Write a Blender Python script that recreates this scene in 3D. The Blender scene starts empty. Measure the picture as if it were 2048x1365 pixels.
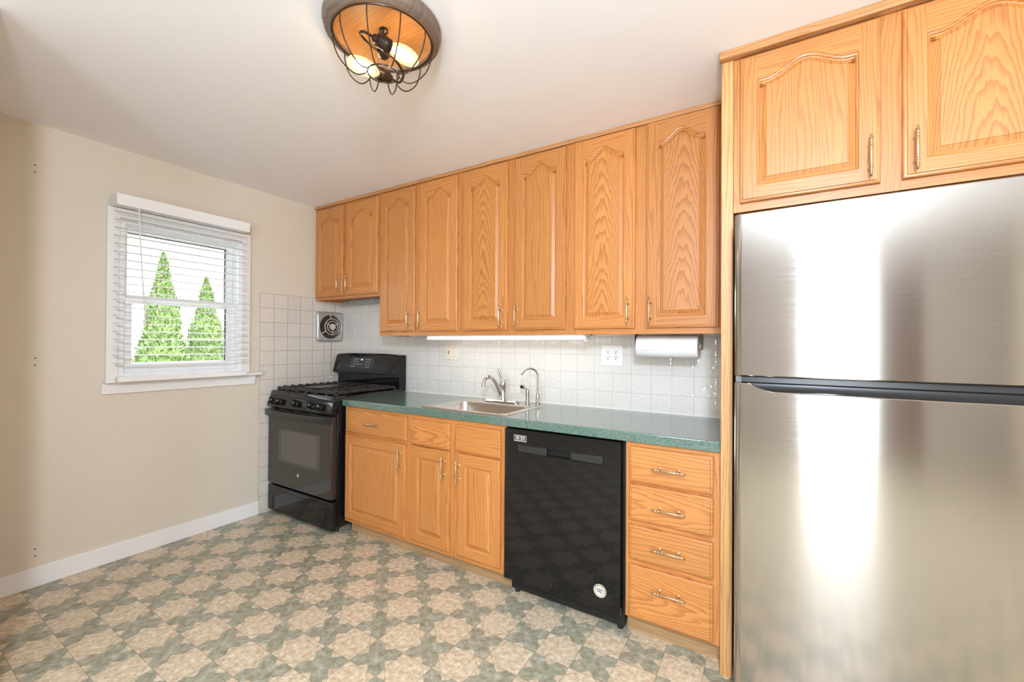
import bpy, bmesh, math, random
from mathutils import Vector, Matrix
random.seed(7)
S = bpy.context.scene
COL = S.collection
PI = math.pi

# ------------------------------------------------------------------ camera
F_PX, V0 = 853.65, 684.18
cam_d = bpy.data.cameras.new('camera')
cam_d.sensor_width = 36.0
cam_d.lens = 36.0 * F_PX / 2048.0
cam_d.shift_y = (V0 - 682.5) / 2048.0
cam_d.clip_start = 0.02
cam = bpy.data.objects.new('camera', cam_d)
COL.objects.link(cam)
yaw, pitch, roll = 0.5509, 0.0063, 0.0063
r = Vector((math.cos(yaw), math.sin(yaw), 0)); fw = Vector((-math.sin(yaw), math.cos(yaw), 0)); u = Vector((0, 0, 1))
fw, u = fw * math.cos(pitch) + u * math.sin(pitch), u * math.cos(pitch) - fw * math.sin(pitch)
r, u = r * math.cos(roll) + u * math.sin(roll), u * math.cos(roll) - r * math.sin(roll)
M = Matrix((r, u, -fw)).transposed().to_4x4()
M.translation = Vector((3.3362, -2.5218, 1.2996))
cam.matrix_world = M
S.camera = cam

# ------------------------------------------------------------------ world, daylight, exposure
W = bpy.data.worlds.new('overcast sky'); S.world = W; W.use_nodes = True
bg = W.node_tree.nodes['Background']
bg.inputs[0].default_value = (0.90, 0.96, 1.0, 1)
bg.inputs[1].default_value = 4.8
S.view_settings.view_transform = 'Standard'
S.view_settings.look = 'None'
S.view_settings.gamma = 1.0
S.view_settings.use_curve_mapping = False
S.view_settings.exposure = 0.32
S.cycles.max_bounces = 10
S.cycles.diffuse_bounces = 6
S.cycles.glossy_bounces = 5
S.cycles.transparent_max_bounces = 16
S.cycles.sample_clamp_indirect = 6.0

def area_light(name, loc, rot, sx, sy, power, col):
    d = bpy.data.lights.new(name, 'AREA'); d.shape = 'RECTANGLE'; d.size = sx; d.size_y = sy
    d.energy = power; d.color = col
    o = bpy.data.objects.new(name, d); COL.objects.link(o); o.location = loc; o.rotation_euler = rot
    return o
# daylight coming in through the glazed patio door behind the camera
area_light('patio_daylight', (3.82, -5.10, 1.15), (PI / 2, 0, 0), 0.78, 2.05, 52.0, (0.78, 0.89, 1.0))
# added point light behind the camera, standing in for a flash
ld = bpy.data.lights.new('added_flash_light', 'POINT'); ld.energy = 150.0; ld.color = (0.76, 0.87, 1.0); ld.shadow_soft_size = 0.12
lo = bpy.data.objects.new('added_flash_light', ld); COL.objects.link(lo); lo.location = (3.60, -2.92, 2.02)

# ------------------------------------------------------------------ node helpers
class NT:
    def __init__(s, name):
        s.mat = bpy.data.materials.new(name); s.mat.use_nodes = True
        s.t = s.mat.node_tree; s.b = s.t.nodes['Principled BSDF']; s.out = s.t.nodes['Material Output']
    def n(s, typ, **kw):
        x = s.t.nodes.new(typ)
        for k, v in kw.items(): setattr(x, k, v)
        return x
    def link(s, a, b): s.t.links.new(a, b)
    def m(s, op, a, b=None, c=None, clamp=False):
        x = s.n('ShaderNodeMath', operation=op); x.use_clamp = clamp
        for i, v in enumerate((a, b, c)):
            if v is None: continue
            if isinstance(v, (int, float)): x.inputs[i].default_value = v
            else: s.link(v, x.inputs[i])
        return x.outputs[0]
    def mix(s, f, a, b):
        x = s.n('ShaderNodeMix', data_type='RGBA')
        for sock, v in ((x.inputs['Factor'], f), (x.inputs[6], a), (x.inputs[7], b)):
            if isinstance(v, (int, float)): sock.default_value = v
            elif isinstance(v, tuple): sock.default_value = (*v[:3], 1)
            else: s.link(v, sock)
        return x.outputs[2]
    def ramp(s, f, stops):
        x = s.n('ShaderNodeValToRGB'); e = x.color_ramp.elements
        while len(e) > 1: e.remove(e[-1])
        e[0].position = stops[0][0]; e[0].color = (*stops[0][1], 1)
        for p, c in stops[1:]:
            k = e.new(p); k.color = (*c, 1)
        s.link(f, x.inputs[0]); return x.outputs[0]
    def noise(s, vec, scale=5, detail=2, rough=0.5, w=None):
        x = s.n('ShaderNodeTexNoise')
        if w is not None:
            x.noise_dimensions = '4D'; s.link(w, x.inputs['W'])
        s.link(vec, x.inputs['Vector'])
        x.inputs['Scale'].default_value = scale; x.inputs['Detail'].default_value = detail; x.inputs['Roughness'].default_value = rough
        return x.outputs[0]
    def comb(s, x, y, z):
        c = s.n('ShaderNodeCombineXYZ')
        for i, v in enumerate((x, y, z)):
            if isinstance(v, (int, float)): c.inputs[i].default_value = v
            else: s.link(v, c.inputs[i])
        return c.outputs[0]
    def xyz(s, kind='Object'):
        tc = s.n('ShaderNodeTexCoord'); sp = s.n('ShaderNodeSeparateXYZ')
        s.link(tc.outputs[kind], sp.inputs[0]); s.tc = tc.outputs[kind]
        return sp.outputs
    def pos(s):
        g = s.n('ShaderNodeNewGeometry'); sp = s.n('ShaderNodeSeparateXYZ')
        s.link(g.outputs['Position'], sp.inputs[0]); s.p = g.outputs['Position']
        return sp.outputs
    def bump(s, h, strength=0.3, dist=0.01):
        b = s.n('ShaderNodeBump'); b.inputs['Strength'].default_value = strength; b.inputs['Distance'].default_value = dist
        s.link(h, b.inputs['Height']); s.link(b.outputs[0], s.b.inputs['Normal'])
    def set(s, **kw):
        for k, v in kw.items():
            i = s.b.inputs[k.replace('_', ' ')]
            if isinstance(v, tuple): i.default_value = (*v[:3], 1)
            elif isinstance(v, (int, float)): i.default_value = v
            else: s.link(v, i)
        return s

def plain(name, col, rough=0.5, metal=0.0, spec=0.5, var=0.0, vs=8, bump=0.0, bs=60, **kw):
    t = NT(name); t.set(Roughness=rough, Metallic=metal, Base_Color=col)
    t.b.inputs['Specular IOR Level'].default_value = spec
    t.xyz()
    if var:
        f = t.noise(t.tc, vs, 3)
        c2 = tuple(max(0, c * (1 - var)) for c in col)
        t.set(Base_Color=t.mix(f, c2, tuple(min(1, c * (1 + var * .5)) for c in col)))
    if bump: t.bump(t.noise(t.tc, bs, 2), bump, 0.002)
    t.set(**kw); return t.mat

def emit(name, col, strength):
    t = NT(name); t.set(Base_Color=(0.8, 0.8, 0.8), Emission_Color=col, Emission_Strength=strength); return t.mat

def oak(name, axis='z', style='straight', light=(0.67, 0.295, 0.085), mid=(0.57, 0.225, 0.055), dark=(0.29, 0.085, 0.018), rings=13.0):
    t = NT(name); o = t.xyz()
    along, cross = {'z': (o[2], o[0]), 'x': (o[0], o[2]), 'flat': (o[0], o[1])}[axis]
    info = t.n('ShaderNodeObjectInfo'); rnd = t.m('MULTIPLY', info.outputs['Random'], 37.0)
    if style == 'cathedral':
        cshift = t.m('ADD', cross, t.m('MULTIPLY', t.m('SUBTRACT', info.outputs['Random'], 0.5), 0.03))
        n1 = t.noise(t.comb(t.m('MULTIPLY', cross, 9.0), o[1], t.m('MULTIPLY', along, 3.0)), 1.0, 2, .5, rnd)
        n2 = t.noise(t.comb(t.m('MULTIPLY', cross, 55.0), o[1], t.m('MULTIPLY', along, 7.0)), 1.0, 2, .55, rnd)
        f = t.m('ADD', t.m('MULTIPLY', along, rings), t.m('MULTIPLY', t.m('MULTIPLY', cshift, cshift), 620.0))
        f = t.m('ADD', f, t.m('ADD', t.m('MULTIPLY', n1, 4.5), t.m('MULTIPLY', n2, 1.5)))
    else:
        n1 = t.noise(t.comb(t.m('MULTIPLY', cross, 12.0), t.m('MULTIPLY', o[1], 5.0), t.m('MULTIPLY', along, 1.3)), 1.0, 2, .5, rnd)
        n2 = t.noise(t.comb(t.m('MULTIPLY', cross, 60.0), o[1], t.m('MULTIPLY', along, 3.0)), 1.0, 2, .5, rnd)
        f = t.m('ADD', t.m('MULTIPLY', cross, 72.0), t.m('ADD', t.m('MULTIPLY', n1, 8.5), t.m('MULTIPLY', n2, 1.0)))
    saw = t.m('FRACT', t.m('ADD', f, rnd))
    ring = t.ramp(saw, [(0.0, (0.05,) * 3), (0.45, (0.2,) * 3), (0.78, (0.85,) * 3), (0.9, (0.9,) * 3), (1.0, (0.05,) * 3)])
    pores = t.noise(t.comb(t.m('MULTIPLY', cross, 420.0), t.m('MULTIPLY', o[1], 60.0), t.m('MULTIPLY', along, 9.0)), 1.0, 2, .6, rnd)
    pf = t.ramp(pores, [(0.42, (0,) * 3), (0.68, (1,) * 3)])
    soft = t.noise(t.comb(t.m('MULTIPLY', cross, 14.0), o[1], t.m('MULTIPLY', along, 2.0)), 1.0, 2, .5, rnd)
    base = t.mix(soft, light, mid)
    k = 0.60 if style == 'cathedral' else 0.44
    c1 = t.mix(t.m('MULTIPLY', ring, k), base, dark)
    c2 = t.mix(t.m('MULTIPLY', pf, t.m('ADD', 0.17, t.m('MULTIPLY', ring, 0.34))), c1, dark)
    hs = t.n('ShaderNodeHueSaturation'); t.link(c2, hs.inputs['Color'])
    t.link(t.m('ADD', 0.93, t.m('MULTIPLY', info.outputs['Random'], 0.14)), hs.inputs['Value'])
    t.set(Base_Color=hs.outputs[0], Roughness=0.40)
    t.b.inputs['Specular IOR Level'].default_value = 0.6
    t.bump(t.m('MULTIPLY', pf, -1.0), 0.12, 0.0006)
    return t.mat

def tile_mat(name, ax, off_a, pitch_a, off_z, pitch_z, col, grout, grout_w=0.0022):
    t = NT(name); p = t.pos()
    a = p['XY'.index(ax)]
    fa = t.m('FRACT', t.m('DIVIDE', t.m('SUBTRACT', a, off_a), pitch_a)); fz = t.m('FRACT', t.m('DIVIDE', t.m('SUBTRACT', p[2], off_z), pitch_z))
    da = t.m('MULTIPLY', t.m('MINIMUM', fa, t.m('SUBTRACT', 1.0, fa)), pitch_a); dz = t.m('MULTIPLY', t.m('MINIMUM', fz, t.m('SUBTRACT', 1.0, fz)), pitch_z)
    d = t.m('MINIMUM', da, dz)
    g = t.n('ShaderNodeMapRange', interpolation_type='SMOOTHSTEP'); t.link(d, g.inputs[0])
    g.inputs[1].default_value = grout_w * .5; g.inputs[2].default_value = grout_w * 1.3; g.inputs[3].default_value = 1; g.inputs[4].default_value = 0
    ia = t.m('FLOOR', t.m('DIVIDE', t.m('SUBTRACT', a, off_a), pitch_a)); iz = t.m('FLOOR', t.m('DIVIDE', t.m('SUBTRACT', p[2], off_z), pitch_z))
    wn = t.n('ShaderNodeTexWhiteNoise', noise_dimensions='2D'); t.link(t.comb(ia, iz, 0.0), wn.inputs['Vector'])
    tone = t.mix(wn.outputs[0], tuple(c * .96 for c in col), col)
    st = t.noise(t.p, 7, 3)
    gcol = t.mix(st, tuple(c * .6 for c in grout), grout)
    t.set(Base_Color=t.mix(g.outputs[0], tone, gcol))
    t.set(Roughness=t.m('ADD', 0.06, t.m('MULTIPLY', g.outputs[0], 0.6)))
    t.b.inputs['Specular IOR Level'].default_value = 0.55
    pil = t.n('ShaderNodeMapRange', interpolation_type='SMOOTHSTEP'); t.link(d, pil.inputs[0]); pil.inputs[1].default_value = 0; pil.inputs[2].default_value = 0.012
    h = t.m('ADD', t.m('MULTIPLY', t.noise(t.p, 38, 1), 1.0), t.m('MULTIPLY', pil.outputs[0], 0.2))
    t.bump(h, 0.5, 0.007)
    return t.mat

def floor_mat():
    t = NT('vinyl floor with star pattern'); p = t.pos()
    X0, Y0, PX, PY = 1.857, -0.927, 0.1553, 0.1475
    gx = t.m('DIVIDE', t.m('SUBTRACT', p[0], X0), PX); gy = t.m('DIVIDE', t.m('SUBTRACT', p[1], Y0), PY)
    ix, iy = t.m('FLOOR', gx), t.m('FLOOR', gy)
    a, b = t.m('SUBTRACT', t.m('FRACT', gx), 0.5), t.m('SUBTRACT', t.m('FRACT', gy), 0.5)
    par = t.m('FLOORED_MODULO', t.m('ADD', ix, iy), 2.0)          # 1 where i+j odd
    # row iy=-1 is the first row below Y0, so the cell (0,-1) carries a green cross
    green = par
    s_, d_ = t.m('ABSOLUTE', t.m('ADD', a, b)), t.m('ABSOLUTE', t.m('SUBTRACT', a, b))
    arm = t.m('LESS_THAN', t.m('MINIMUM', s_, d_), 0.315)
    gm = t.m('MULTIPLY', arm, green)
    # thin printed lines
    def line(v, w): return t.m('LESS_THAN', t.m('ABSOLUTE', v), w)
    edge = t.m('MINIMUM', t.m('SUBTRACT', 0.5, t.m('ABSOLUTE', a)), t.m('SUBTRACT', 0.5, t.m('ABSOLUTE', b)))
    l_grid = t.m('LESS_THAN', edge, 0.0072)
    l_cut = t.m('MULTIPLY', t.m('MAXIMUM', line(t.m('SUBTRACT', s_, 0.685), 0.0095), line(t.m('SUBTRACT', d_, 0.685), 0.0095)), t.m('SUBTRACT', 1.0, green))
    l_mid = t.m('MULTIPLY', t.m('MAXIMUM', line(s_, 0.009), line(d_, 0.009)), green)
    mp = t.p
    n_big = t.noise(mp, 14, 4, .6); n_fine = t.noise(mp, 42, 6, .72); n_vein = t.noise(mp, 28, 5, .7)
    beige = t.ramp(n_fine, [(0.32, (0.36, 0.255, 0.16)), (0.44, (0.57, 0.455, 0.31)), (0.55, (0.70, 0.60, 0.45)), (0.67, (0.87, 0.82, 0.72))])
    beige = t.mix(t.m('MULTIPLY', n_big, 0.35), beige, (0.64, 0.51, 0.36))
    grn = t.ramp(n_vein, [(0.33, (0.18, 0.18, 0.135)), (0.45, (0.30, 0.285, 0.20)), (0.55, (0.385, 0.375, 0.285)), (0.66, (0.58, 0.58, 0.50))])
    grn = t.mix(t.m('MULTIPLY', n_big, 0.45), grn, (0.29, 0.29, 0.225))
    c = t.mix(gm, beige, grn)
    c = t.mix(t.m('MULTIPLY', l_mid, 0.62), c, (0.58, 0.50, 0.37))
    c = t.mix(t.m('MULTIPLY', l_cut, 0.75), c, (0.23, 0.20, 0.13))
    c = t.mix(t.m('MULTIPLY', l_grid, 0.82), c, (0.17, 0.17, 0.12))
    t.set(Base_Color=c, Roughness=0.34)
    t.b.inputs['Specular IOR Level'].default_value = 0.4
    t.bump(t.m('SUBTRACT', n_fine, t.m('MULTIPLY', l_grid, 0.4)), 0.15, 0.002)
    return t.mat

def steel_mat(name, col=(0.47, 0.437, 0.40), rough=0.13, aniso=0.9, dirv=(2.0, 300.0, 300.0)):
    t = NT(name); o = t.xyz()
    br = t.noise(t.comb(t.m('MULTIPLY', o[0], dirv[0]), t.m('MULTIPLY', o[1], dirv[1]), t.m('MULTIPLY', o[2], dirv[2])), 1.0, 2, .6)
    t.set(Metallic=1.0, Base_Color=t.mix(br, tuple(c * .94 for c in col), col))
    t.set(Roughness=t.m('ADD', rough - .03, t.m('MULTIPLY', br, 0.06)))
    if aniso:
        tg = t.n('ShaderNodeTangent', direction_type='RADIAL', axis='Z'); t.link(tg.outputs[0], t.b.inputs['Tangent'])
        t.b.inputs['Anisotropic'].default_value = aniso; t.b.inputs['Anisotropic Rotation'].default_value = 0.25
    return t.mat

def glass_mat(name, tint=(1, 1, 1)):
    t = NT(name)
    tr = t.n('ShaderNodeBsdfTransparent'); tr.inputs[0].default_value = (*tint, 1)
    gl = t.n('ShaderNodeBsdfGlossy'); gl.inputs['Roughness'].default_value = 0.02
    fr = t.n('ShaderNodeFresnel'); fr.inputs[0].default_value = 1.45
    mx = t.n('ShaderNodeMixShader'); t.link(fr.outputs[0], mx.inputs[0]); t.link(tr.outputs[0], mx.inputs[1]); t.link(gl.outputs[0], mx.inputs[2])
    t.link(mx.outputs[0], t.out.inputs['Surface']); return t.mat

def counter_mat():
    t = NT('green speckled laminate'); t.xyz()
    n1 = t.noise(t.tc, 170, 3, .7); n2 = t.noise(t.tc, 420, 2, .6)
    c = t.ramp(n1, [(0.33, (0.06, 0.11, 0.092)), (0.5, (0.115, 0.182, 0.152)), (0.62, (0.175, 0.255, 0.215)), (0.72, (0.26, 0.34, 0.28))])
    c = t.mix(t.m('MULTIPLY', n2, 0.4), c, (0.07, 0.15, 0.12))
    t.set(Base_Color=c, Roughness=0.2); t.b.inputs['Specular IOR Level'].default_value = 0.85; t.set(Coat_Weight=0.5, Coat_Roughness=0.12)
    return t.mat

# ------------------------------------------------------------------ materials
OV = oak('oak vertical grain'); OH = oak('oak horizontal grain', 'x')
OPC = oak('oak cathedral panel', 'z', 'cathedral'); OPS = oak('oak plain panel', 'z', 'straight')
ODR = oak('oak drawer front', 'x', 'straight', rings=14)
ODC = oak('oak figured drawer front', 'x', 'cathedral', rings=9)
OEND = oak('oak end board', 'z', 'straight', light=(0.72, 0.42, 0.17), mid=(0.60, 0.30, 0.10))
OTRIM = oak('oak trim', 'x', 'straight', light=(0.60, 0.32, 0.13), mid=(0.52, 0.26, 0.10))
OKICK = oak('unfinished kick board', 'x', 'straight', light=(0.52, 0.33, 0.165), mid=(0.45, 0.27, 0.125), dark=(0.24, 0.13, 0.055))
WALL = plain('cream wall paint', (0.72, 0.65, 0.54), 0.55, spec=0.3, var=0.04, vs=3, bump=0.05, bs=140)
TAUPE = plain('taupe wall paint', (0.50, 0.445, 0.405), 0.6, spec=0.2)
CEIL = plain('white ceiling paint', (0.93, 0.925, 0.945), 0.7, spec=0.2, var=0.02, vs=2, bump=0.06, bs=40)
TRIMW = plain('white trim paint', (0.88, 0.865, 0.86), 0.35, spec=0.4)
VINYL = plain('white window vinyl', (0.93, 0.945, 0.96), 0.3, spec=0.4)
def blind_mat():
    t = NT('white blind slat'); t.set(Base_Color=(0.92, 0.91, 0.91), Roughness=0.4)
    tr = t.n('ShaderNodeBsdfTranslucent'); tr.inputs[0].default_value = (0.9, 0.9, 0.9, 1)
    mx = t.n('ShaderNodeMixShader'); mx.inputs[0].default_value = 0.25
    t.link(t.b.outputs[0], mx.inputs[1]); t.link(tr.outputs[0], mx.inputs[2]); t.link(mx.outputs[0], t.out.inputs['Surface'])
    return t.mat
BLIND = blind_mat()
CORD = plain('blind cord', (0.80, 0.77, 0.74), 0.7)
FLOOR = floor_mat()
TILE_B = tile_mat('back wall tile', 'X', 0.900, 0.1145, 1.128, 0.1115, (0.74, 0.715, 0.675), (0.66, 0.63, 0.59), 0.0017)
TILE_L = tile_mat('left wall tile', 'Y', 0.0, 0.1085, 1.128, 0.1110, (0.72, 0.662, 0.59), (0.40, 0.33, 0.26), 0.0017)
COUNTER = counter_mat()
STEEL = steel_mat('brushed fridge steel')
SINK = steel_mat('sink steel', (0.70, 0.66, 0.62), 0.24, 0.0, (4.0, 250.0, 250.0))
CHROME = plain('polished chrome', (0.62, 0.61, 0.60), 0.07, 1.0)
NICKEL = plain('brushed nickel', (0.46, 0.42, 0.38), 0.25, 1.0)
BRASS = plain('antique brass', (0.66, 0.53, 0.33), 0.22, 1.0, var=0.15, vs=60)
GLOSSBLK = plain('gloss black enamel', (0.008, 0.0075, 0.0075), 0.055, spec=0.42)
SATINBLK = plain('satin black', (0.018, 0.017, 0.017), 0.32, spec=0.5)
IRON = plain('cast iron grate', (0.035, 0.030, 0.028), 0.5, spec=0.5, bump=0.2, bs=300)
OVGLASS = plain('dark oven glass', (0.026, 0.023, 0.021), 0.06, spec=0.6)
OVWIN = plain('oven window', (0.065, 0.058, 0.05), 0.10, spec=0.6)
DKPLASTIC = plain('dark grey plastic', (0.026, 0.026, 0.027), 0.25)
DEEPBLK = plain('deep black', (0.006, 0.006, 0.006), 0.6)
FRSIDE = plain('fridge side grey', (0.12, 0.118, 0.115), 0.45)
ALU = plain('satin aluminium', (0.50, 0.495, 0.485), 0.35, 0.45, var=0.08, vs=25)
ALUD = plain('bright aluminium grille', (0.70, 0.685, 0.66), 0.28, 0.5)
FANIN = plain('brown fan throat', (0.055, 0.028, 0.016), 0.6)
HOODM = plain('grey green enamel', (0.46, 0.50, 0.475), 0.4, var=0.1, vs=30)
PAPER = plain('paper towel', (0.88, 0.875, 0.87), 0.9, spec=0.1, bump=0.25, bs=220)
CARDB = plain('cardboard tube', (0.33, 0.20, 0.12), 0.8)
SMOKE = plain('smoky brown plastic', (0.07, 0.055, 0.045), 0.25)
CLEARP = plain('grey clear plastic', (0.42, 0.42, 0.43), 0.15)
IVORY = plain('ivory plastic', (0.80, 0.73, 0.60), 0.35)
WHITEP = plain('white plastic', (0.86, 0.86, 0.85), 0.3)
SLOT = plain('outlet slot', (0.02, 0.02, 0.02), 0.6)
REDP = plain('red plastic', (0.42, 0.05, 0.03), 0.4)
BRONZE = plain('oil rubbed bronze', (0.045, 0.028, 0.020), 0.35, 0.6)
LAMPWOOD = oak('weathered lamp ring', 'flat', 'straight', light=(0.19, 0.135, 0.10), mid=(0.145, 0.10, 0.075), dark=(0.06, 0.04, 0.03))
LAMPPLATE = oak('amber lamp plate', 'flat', 'straight', light=(0.46, 0.22, 0.075), mid=(0.40, 0.18, 0.055), dark=(0.26, 0.10, 0.03))
def bulb_mat():
    t = NT('amber bulb glass'); e = t.n('ShaderNodeEmission'); e.inputs[0].default_value = (1.0, 0.70, 0.38, 1); e.inputs[1].default_value = 2.0
    tr = t.n('ShaderNodeBsdfTransparent'); tr.inputs[0].default_value = (1.0, 0.93, 0.80, 1)
    mx = t.n('ShaderNodeMixShader'); mx.inputs[0].default_value = 0.42
    t.link(tr.outputs[0], mx.inputs[1]); t.link(e.outputs[0], mx.inputs[2]); t.link(mx.outputs[0], t.out.inputs['Surface'])
    return t.mat
BULB = bulb_mat()
FILAMENT = emit('glowing filament', (1.0, 0.80, 0.54), 36.0)
TUBE = emit('lit fluorescent tube', (1.0, 0.93, 0.85), 4.6)
GLASS = glass_mat('window glass')
LED = emit('clock digits', (0.55, 0.55, 1.0), 2.5)
LEGEND = plain('grey panel legend', (0.45, 0.45, 0.44), 0.5)
SILVER = plain('silver badge', (0.62, 0.60, 0.58), 0.3, 0.6)
STICKER = plain('cream sticker', (0.52, 0.475, 0.385), 0.4)
STICKW = plain('white sticker print', (0.70, 0.68, 0.71), 0.4)
NAVY = plain('navy print', (0.02, 0.025, 0.07), 0.5)
REDS = plain('red print', (0.30, 0.03, 0.05), 0.5)
BLACKS = plain('black print', (0.03, 0.028, 0.025), 0.5)
def foliage_mat():
    t = NT('arborvitae green'); g = t.n('ShaderNodeNewGeometry')
    t.set(Base_Color=t.ramp(g.outputs['Random Per Island'], [(0.0, (0.06, 0.11, 0.03)), (0.35, (0.14, 0.24, 0.07)), (0.7, (0.27, 0.38, 0.13)), (1.0, (0.48, 0.56, 0.28))]), Roughness=0.6)
    return t.mat
FOLIAGE = foliage_mat()
BARK = plain('bark', (0.11, 0.07, 0.045), 0.9)
LAWN = plain('lawn', (0.22, 0.25, 0.15), 0.9, var=0.3)
DOORBR = plain('brown door paint', (0.20, 0.14, 0.11), 0.4)
CAULK = plain('white caulk', (0.84, 0.82, 0.78), 0.5)

# ------------------------------------------------------------------ mesh builder
class MB:
    def __init__(s): s.v = []; s.f = []; s.mi = []
    def add(s, vs, fs, mi=0):
        k = len(s.v); s.v += [tuple(v) for v in vs]
        for f in fs: s.f.append([i + k for i in f]); s.mi.append(mi)
        return s
    def box(s, x0, x1, y0, y1, z0, z1, mi=0):
        return s.add([(x0, y0, z0), (x1, y0, z0), (x1, y1, z0), (x0, y1, z0), (x0, y0, z1), (x1, y0, z1), (x1, y1, z1), (x0, y1, z1)],
                     [(0, 3, 2, 1), (4, 5, 6, 7), (0, 1, 5, 4), (1, 2, 6, 5), (2, 3, 7, 6), (3, 0, 4, 7)], mi)
    def obox(s, c, ax, ay, az, mi=0):
        c, ax, ay, az = map(Vector, (c, ax, ay, az)); vs = []
        for k in (-1, 1):
            for i, j in ((-1, -1), (1, -1), (1, 1), (-1, 1)): vs.append(c + ax * i + ay * j + az * k)
        return s.add(vs, [(0, 3, 2, 1), (4, 5, 6, 7), (0, 1, 5, 4), (1, 2, 6, 5), (2, 3, 7, 6), (3, 0, 4, 7)], mi)
    def loft(s, loops, mi=0, cap0=True, cap1=True, closed=True):
        n = len(loops[0]); k = len(s.v)
        for l in loops: s.v += [tuple(p) for p in l]
        for a in range(len(loops) - 1):
            for i in range(n if closed else n - 1):
                j = (i + 1) % n
                s.f.append([k + a * n + i, k + a * n + j, k + (a + 1) * n + j, k + (a + 1) * n + i]); s.mi.append(mi)
        if cap0: s.f.append([k + i for i in range(n)][::-1]); s.mi.append(mi)
        if cap1: s.f.append([k + (len(loops) - 1) * n + i for i in range(n)]); s.mi.append(mi)
        return s
    def tube(s, path, rad, n=8, mi=0, closed=False):
        P = [Vector(p) for p in path]; R = rad if isinstance(rad, (list, tuple)) else [rad] * len(P)
        loops = []; up = None; m = len(P)
        for i, p in enumerate(P):
            if closed: t = P[(i + 1) % m] - P[i - 1]
            else: t = P[min(i + 1, m - 1)] - P[max(i - 1, 0)]
            t.normalize()
            if up is None:
                up = Vector((0, 0, 1)) if abs(t.z) < .9 else Vector((1, 0, 0))
            up = (up - t * up.dot(t)); up.normalize(); sd = t.cross(up)
            loops.append([p + (up * math.cos(2 * PI * q / n) + sd * math.sin(2 * PI * q / n)) * R[i] for q in range(n)])
        if closed: return s.loft(loops + [loops[0]], mi, False, False)
        return s.loft(loops, mi)
    def lathe(s, prof, c, axis='z', n=24, mi=0, cap=True):
        A = Vector(axis) if not isinstance(axis, str) else Vector({'x': (1, 0, 0), 'y': (0, 1, 0), 'z': (0, 0, 1)}[axis])
        A.normalize(); e = Vector((0, 0, 1)) if abs(A.z) < .9 else Vector((1, 0, 0))
        e = (e - A * e.dot(A)).normalized(); g = A.cross(e); c = Vector(c)
        return s.loft([[c + A * h + (e * math.cos(2 * PI * q / n) + g * math.sin(2 * PI * q / n)) * max(rr, 1e-5) for q in range(n)] for rr, h in prof], mi, cap, cap)
    def cyl(s, p0, p1, rad, n=16, mi=0):
        p0, p1 = Vector(p0), Vector(p1); d = p1 - p0
        return s.lathe([(rad, 0), (rad, d.length)], p0, d, n, mi)
    def ball(s, c, rad, n=14, mi=0, sc=(1, 1, 1)):
        c = Vector(c); loops = []
        for i in range(1, n // 2 + 1):
            a = PI * (i - .5) / (n // 2)
            loops.append([c + Vector((math.cos(2 * PI * q / n) * math.sin(a) * rad * sc[0], math.sin(2 * PI * q / n) * math.sin(a) * rad * sc[1], -math.cos(a) * rad * sc[2])) for q in range(n)])
        return s.loft(loops, mi)
    def build(s, name, mats, parent=None, origin=None, bevel=0, seg=2, smooth=True, ang=38):
        mats = mats if isinstance(mats, (list, tuple)) else [mats]
        O = Vector(origin) if origin is not None else (Vector(parent['_w']) if parent is not None else Vector((0, 0, 0)))
        me = bpy.data.meshes.new(name)
        me.from_pydata([tuple(Vector(v) - O) for v in s.v], [], s.f)
        for m_ in mats: me.materials.append(m_)
        me.polygons.foreach_set('material_index', s.mi)
        bm = bmesh.new(); bm.from_mesh(me); bmesh.ops.remove_doubles(bm, verts=bm.verts, dist=1e-6)
        bmesh.ops.recalc_face_normals(bm, faces=bm.faces); bm.to_mesh(me); bm.free()
        if smooth:
            me.polygons.foreach_set('use_smooth', [True] * len(me.polygons))
            me.set_sharp_from_angle(angle=math.radians(ang))
        o = bpy.data.objects.new(name, me); COL.objects.link(o)
        o['_w'] = tuple(O)
        if parent is not None:
            o.parent = parent; o.location = O - Vector(parent['_w'])
        else: o.location = O
        if bevel:
            b = o.modifiers.new('edge', 'BEVEL'); b.width = bevel; b.segments = seg; b.limit_method = 'ANGLE'; b.angle_limit = math.radians(40)
            b.harden_normals = False
        return o

def spline(P, n=8):
    P = [Vector(p) for p in P]; out = []
    for i in range(len(P) - 1):
        p0, p1, p2, p3 = P[max(i - 1, 0)], P[i], P[i + 1], P[min(i + 2, len(P) - 1)]
        for k in range(n):
            t = k / n
            out.append(.5 * ((2 * p1) + (p2 - p0) * t + (2 * p0 - 5 * p1 + 4 * p2 - p3) * t * t + (3 * p1 - p0 - 3 * p2 + p3) * t ** 3))
    return out + [P[-1]]
def tag(o, label, cat, group=None):
    o['label'] = label; o['category'] = cat
    if group: o['group'] = group
    return o
def thing(name, label, cat, loc, group=None):
    o = bpy.data.objects.new(name, None); COL.objects.link(o); o.location = loc; o['_w'] = tuple(loc); o.empty_display_size = .05
    return tag(o, label, cat, group)
def struct(o): o['kind'] = 'structure'; return o
def text(name, s, size, loc, rot, mat, parent, extrude=0.0003, align='CENTER', bold=0.0):
    c = bpy.data.curves.new(name, 'FONT'); c.body = s; c.size = size; c.align_x = align; c.align_y = 'CENTER'; c.extrude = extrude; c.offset = bold
    tmp = bpy.data.objects.new(name + '_tmp', c); COL.objects.link(tmp)
    bpy.context.view_layer.update()
    me = bpy.data.meshes.new_from_object(tmp); bpy.data.objects.remove(tmp); bpy.data.curves.remove(c)
    me.name = name; me.materials.clear(); me.materials.append(mat)
    o = bpy.data.objects.new(name, me); COL.objects.link(o); o.parent = parent
    o.location = Vector(loc) - Vector(parent['_w']); o.rotation_euler = rot; o['_w'] = tuple(loc)
    return o

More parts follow.
